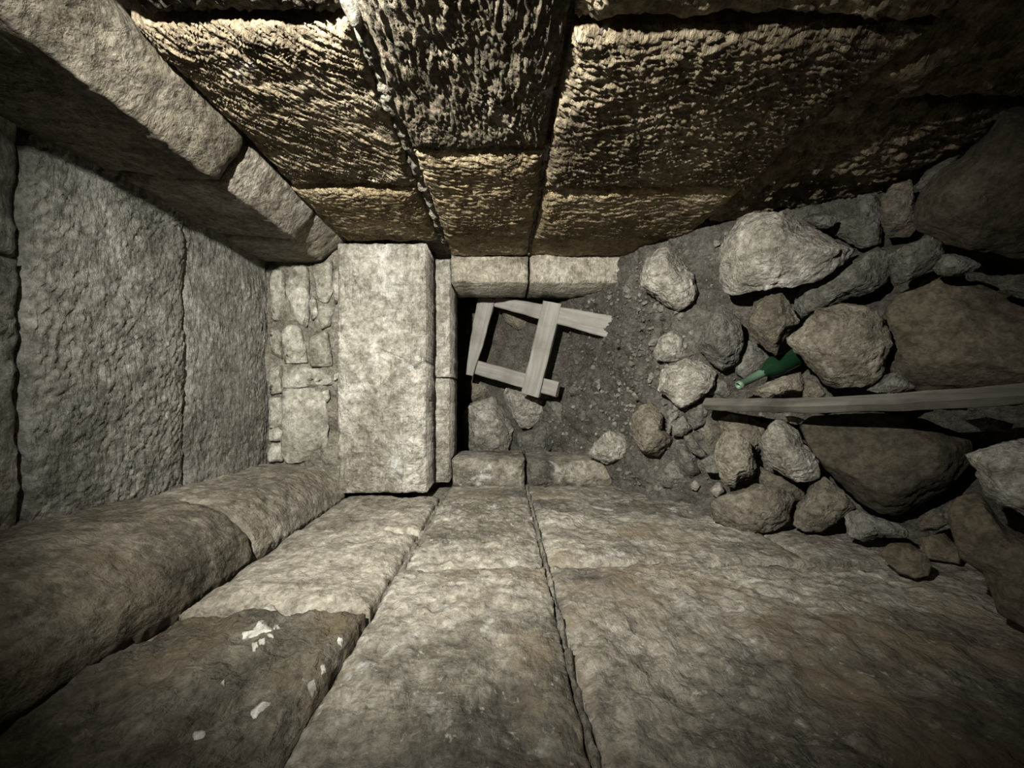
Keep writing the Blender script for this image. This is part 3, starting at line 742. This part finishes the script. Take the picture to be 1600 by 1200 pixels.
for i, (nm, lab, cat, mat, dy, tf, pg) in enumerate(RUB):
    pa = np.array(pg, float)
    cu, cv = pa[:, 0].mean(), pa[:, 1].mean()
    y = prof_y(min(cu, 1590)) + dy
    v0, v1 = pa[:, 1].min(), pa[:, 1].max()
    if v1 > VV + 60: y = min(y, (-XL - 0.015) * F / (VV + (v1 - VV) * 0.97 - VV))
    if v0 < VV - 60 and cu > 1000: y = min(y, (XR - 0.03) * F / ((VV - v0) * 0.98))
    ext = max(np.ptp(pa[:, 0]), np.ptp(pa[:, 1]))
    me, org = rock_mesh(nm, pg, y, tf=tf, sd=11 + i, lvl=5 if ext > 60 else (4 if ext > 26 else 3), box=0.72 if not mat.startswith('brown') else 0.62,
                        facets=16 if not mat.startswith('brown') else 6, rough=1.0 if not mat.startswith('brown') else 0.55)
    o = link(nm, me, mat, None, org)
    o['label'] = lab; o['category'] = cat; o['group'] = 'boulders in the rubble' if cat == 'boulder' else 'rubble stones on the floor'

# uncountable gravel and earth clods
rs = np.random.RandomState(5)
U, Fc = ico(1)
vs, fs = [], []
for i in range(1500):
    y = rs.uniform(1.9, 3.35); x = rs.uniform(-0.46, 0.78) if y > 2.65 else rs.uniform(-0.60, 0.92)
    if rs.rand() < 0.45: y = rs.normal(2.45, 0.18); x = rs.uniform(-0.3, 0.85)
    if (y > 2.6 and (x > 0.74 or x < -0.44)) or y < 1.8: continue
    r = 0.004 + 0.016 * rs.rand() ** 3
    c = np.array([x, y, float(floor_z(x, y) + 0.05 * fbm(x * 2.4, y * 2.4, 1.1, 3) + 0.030 * fbm(x * 9, y * 9, 4.4, 5, 0.65)) + r * 0.4])
    vv = U * rs.uniform(0.6, 1.3, size=(1, 3)) * (1 + 0.25 * rs.normal(size=(len(U), 1))) * r
    fs.append(Fc + len(vs) * len(U)); vs.append(vv + c)
g = link('gravel', mesh_np('gravel', W(np.concatenate(vs)), np.zeros((0, 4)), np.concatenate(fs)), 'pebble', fl)
g.data.polygons.foreach_set('use_smooth', np.zeros(len(g.data.polygons), bool))
g['kind'] = 'stuff'

# ------------------------------------------------------------------ timber
def board(name, p0, p1, face, w0, w1, th, mat, parent=None, bow=0.0, sd=0.0, n=40, grain=0.003, taper_end=0.0):
    """A sawn board from p0 to p1 (survey points, centre line); face: direction its broad face looks;
    widths w0,w1; thickness th. Slightly bowed, with worn arrises."""
    p0, p1 = np.asarray(p0, float), np.asarray(p1, float)
    ax = p1 - p0; L = np.linalg.norm(ax); ax /= L
    f = np.asarray(face, float); f = f - ax * f.dot(ax); f /= np.linalg.norm(f)
    sd_ = np.cross(f, ax)
    c = 0.12
    prof = np.array([(-0.5, -0.5 + c), (-0.5 + c * .5, -0.5), (0.5 - c * .5, -0.5), (0.5, -0.5 + c), (0.5, 0.5 - c), (0.5 - c * .5, 0.5), (0, 0.5), (-0.5 + c * .5, 0.5), (-0.5, 0.5 - c)])
    m = len(prof)
    t = np.linspace(0, 1, n)
    V = np.zeros((n, m, 3))
    for i, s in enumerate(t):
        w = w0 + (w1 - w0) * s
        if taper_end: w *= 1 - taper_end * max(0, (s - 0.6) / 0.4)
        k = bow * math.sin(math.pi * s)
        for j, (a, b) in enumerate(prof):
            q = np.array([s * L, a * w + k, b * th])
            V[i, j] = q
    nn = fbm(V[..., 0] * 5, V[..., 1] * 40, V[..., 2] * 40 + sd, 3)
    V[..., 2] += grain * nn; V[..., 1] += grain * 1.4 * fbm(V[..., 0] * 6, sd, V[..., 2] * 9, 3)
    V[0, :, 0] += 0.006 * nn[0]; V[-1, :, 0] += 0.006 * nn[-1]
    idx = np.arange(n * m).reshape(n, m)
    nx_ = np.roll(idx, -1, 1)
    Q = np.stack([idx[:-1], nx_[:-1], nx_[1:], idx[1:]], -1).reshape(-1, 4)
    bm_tris = [[idx[0, 0], idx[0, j + 1], idx[0, j]] for j in range(1, m - 1)] + [[idx[-1, 0], idx[-1, j], idx[-1, j + 1]] for j in range(1, m - 1)]
    me = mesh_np(name, V.reshape(-1, 3) * S, Q[:, ::-1], np.array(bm_tris)[:, ::-1])
    me.polygons.foreach_set('use_smooth', np.zeros(len(me.polygons), bool))
    o = link(name, me, mat, parent)
    R = Matrix((ax, sd_, f)).transposed().to_4x4()
    R.translation = Vector(W(p0))
    o.matrix_basis = R if parent is None else Matrix.Translation(-Vector(parent.location)) @ R
    return o

# nailed frame of four boards lying on the slope inside the doorway
fr = bpy.data.objects.new('wooden_lattice', None); C.objects.link(fr)
fr['label'] = 'grey wooden frame of four crossed boards lying in the doorway'; fr['category'] = 'frame'
fr.empty_display_size = 0.1
def fy(u): return float(np.interp(u, [730, 760, 840, 880, 970], [3.40, 3.36, 3.12, 3.02, 2.74]))
fb = (-0.05, -0.85, 0.35)
fr.location = W(at(845, 545, 3.2))
def bd(u0, v0, u1, v1, w0, w1, off, sd, th=0.05, face=fb, **kw):
    p0, p1 = at(u0, v0, fy(u0) + off), at(u1, v1, fy(u1) + off)
    return board('board', p0, p1, face, w0, w1, th, 'wood', fr, sd=sd, **kw)
bd(761, 466, 734, 586, 0.150, 0.095, -0.055, 1.0, face=(-0.05, -0.8, 0.1), taper_end=0.35)
bd(776, 472, 955, 511, 0.085, 0.160, 0.0, 2.0, th=0.055)
bd(864, 473, 829, 617, 0.150, 0.150, -0.055, 3.0)
bd(742, 573, 872, 609, 0.120, 0.120, 0.0, 4.0, th=0.055)

# long lath lying over the rubble
p0 = at(1103, 631, 2.03); p1 = at(1650, 612, 1.13)
lath = board('wooden_lath', p0, p1, (0.75, -0.8, 0.30), 0.052, 0.052, 0.045, 'lath', None, bow=-0.030, sd=9.0, n=80, grain=0.004)
lath['label'] = 'long weathered wooden lath lying across the rubble towards the right edge'; lath['category'] = 'lath'

# ------------------------------------------------------------------ green bottle
def lathe(name, prof, mat, parent, seg=40):
    V = np.array([[r * math.cos(2 * math.pi * k / seg), r * math.sin(2 * math.pi * k / seg), h] for (h, r) in prof for k in range(seg)])
    n = len(prof); idx = np.arange(n * seg).reshape(n, seg); nx_ = np.roll(idx, -1, 1)
    Q = np.stack([idx[:-1], nx_[:-1], nx_[1:], idx[1:]], -1).reshape(-1, 4)
    return link(name, mesh_np(name, V, Q), mat, parent)
bt = bpy.data.objects.new('bottle', None); C.objects.link(bt)
bt['label'] = 'empty green glass bottle lying among the stones beside the lath'; bt['category'] = 'bottle'
bt.empty_display_size = 0.1
mouth = W(at(1153, 603, 1.88)); foot = W(at(1266, 543, 1.94))
ax = Vector(mouth - foot); L = ax.length
RB = 0.040
outer = [(0.012, 0.0005), (0.006, 0.020), (0.0, 0.034), (0.004, RB), (0.02, RB), (L * 0.48, RB), (L * 0.53, RB * 0.94), (L * 0.58, RB * 0.76), (L * 0.62, RB * 0.56), (L * 0.66, RB * 0.42), (L * 0.69, 0.0150)]
inner = [(L * 0.69, 0.0118), (L * 0.62, RB * 0.56 - 0.003), (L * 0.53, RB * 0.94 - 0.003), (L * 0.48, RB - 0.003), (0.014, RB - 0.003), (0.018, 0.02), (0.022, 0.0005)]
lathe('body', outer + inner, 'glass', bt)
neck = [(L * 0.685, 0.0118), (L * 0.685, 0.0153), (L * 0.69, 0.0153), (L * 0.955, 0.0135), (L * 0.957, 0.0160), (L * 0.985, 0.0160), (L * 0.99, 0.0140), (L, 0.0140), (L, 0.0105), (L * 0.685, 0.0118)]
nk = lathe('neck', neck, 'glass_dusty', bt); nk['label'] = 'dusty pale green bottle neck'
bt.rotation_euler = ax.to_track_quat('Z', 'Y').to_euler(); bt.location = foot

# ------------------------------------------------------------------ lime crust flaking on the left wall
def flake(pg, sd):
    pts = np.array(pg, float)
    rs_ = np.random.RandomState(sd)
    q = np.roll(pts, -1, 0)
    out = []
    for p, r in zip(pts, q):                       # ragged outline
        for t in (0, 0.33, 0.66): out.append(p + (r - p) * t + rs_.normal(size=2) * 0.9)
    P = [np.array([XL, -XL * F / (v - VV), (VU - u) / (v - VV) * -XL]) for u, v in out]
    c = np.mean(P, 0); n = len(P); V = []; Q = []; T = []
    for k, hgt in ((1.0, -0.004), (0.94, 0.003), (0.5, 0.005)):
        for p in P:
            q_ = c + (p - c) * k; q_[0] = wall_x(q_[1], q_[2]) + hgt; V.append(q_)
    c[0] = wall_x(c[1], c[2]) + 0.005; V.append(c)
    for r in range(2):
        for j in range(n): Q.append([r * n + j, r * n + (j + 1) % n, (r + 1) * n + (j + 1) % n, (r + 1) * n + j])
    for j in range(n): T.append([2 * n + j, 2 * n + (j + 1) % n, 3 * n])
    link('lime_flake', mesh_np('lime_flake', W(np.array(V)), Q, T), 'lime', wl)
WP = np.concatenate([b.reshape(-1, 3) for b in FACE])
def wall_x(y, z):
    d = (WP[:, 1] - y) ** 2 + (WP[:, 2] - z) ** 2
    i = np.argpartition(d, 4)[:4]
    return WP[i, 0].mean()
for i, pg in enumerate([
    [(377,991),(392,990),(403,980),(412,978),(425,986),(424,990),(400,996),(380,999)],
    [(407,944),(418,941),(432,945),(438,950),(426,953),(410,951)], [(443,946),(455,946),(456,951),(445,953)],
    [(426,980),(436,974),(437,978),(428,985)], [(417,1000),(428,1000),(427,1004),(418,1003)],
    [(393,1014),(402,1012),(404,1018),(396,1022)], [(404,1008),(414,1008),(412,1016),(405,1016)],
    [(527,988),(536,990),(534,998),(527,996)], [(300,1130),(314,1120),(324,1124),(318,1134),(304,1138)],
    [(345,1068),(352,1062),(350,1070)], [(390,1090),(410,1082),(425,1084),(412,1096),(394,1099)], [(478,1060),(492,1050),(496,1060),(486,1070)],
    [(500,1035),(508,1030),(510,1036),(503,1042)]]):
    flake(pg, i)
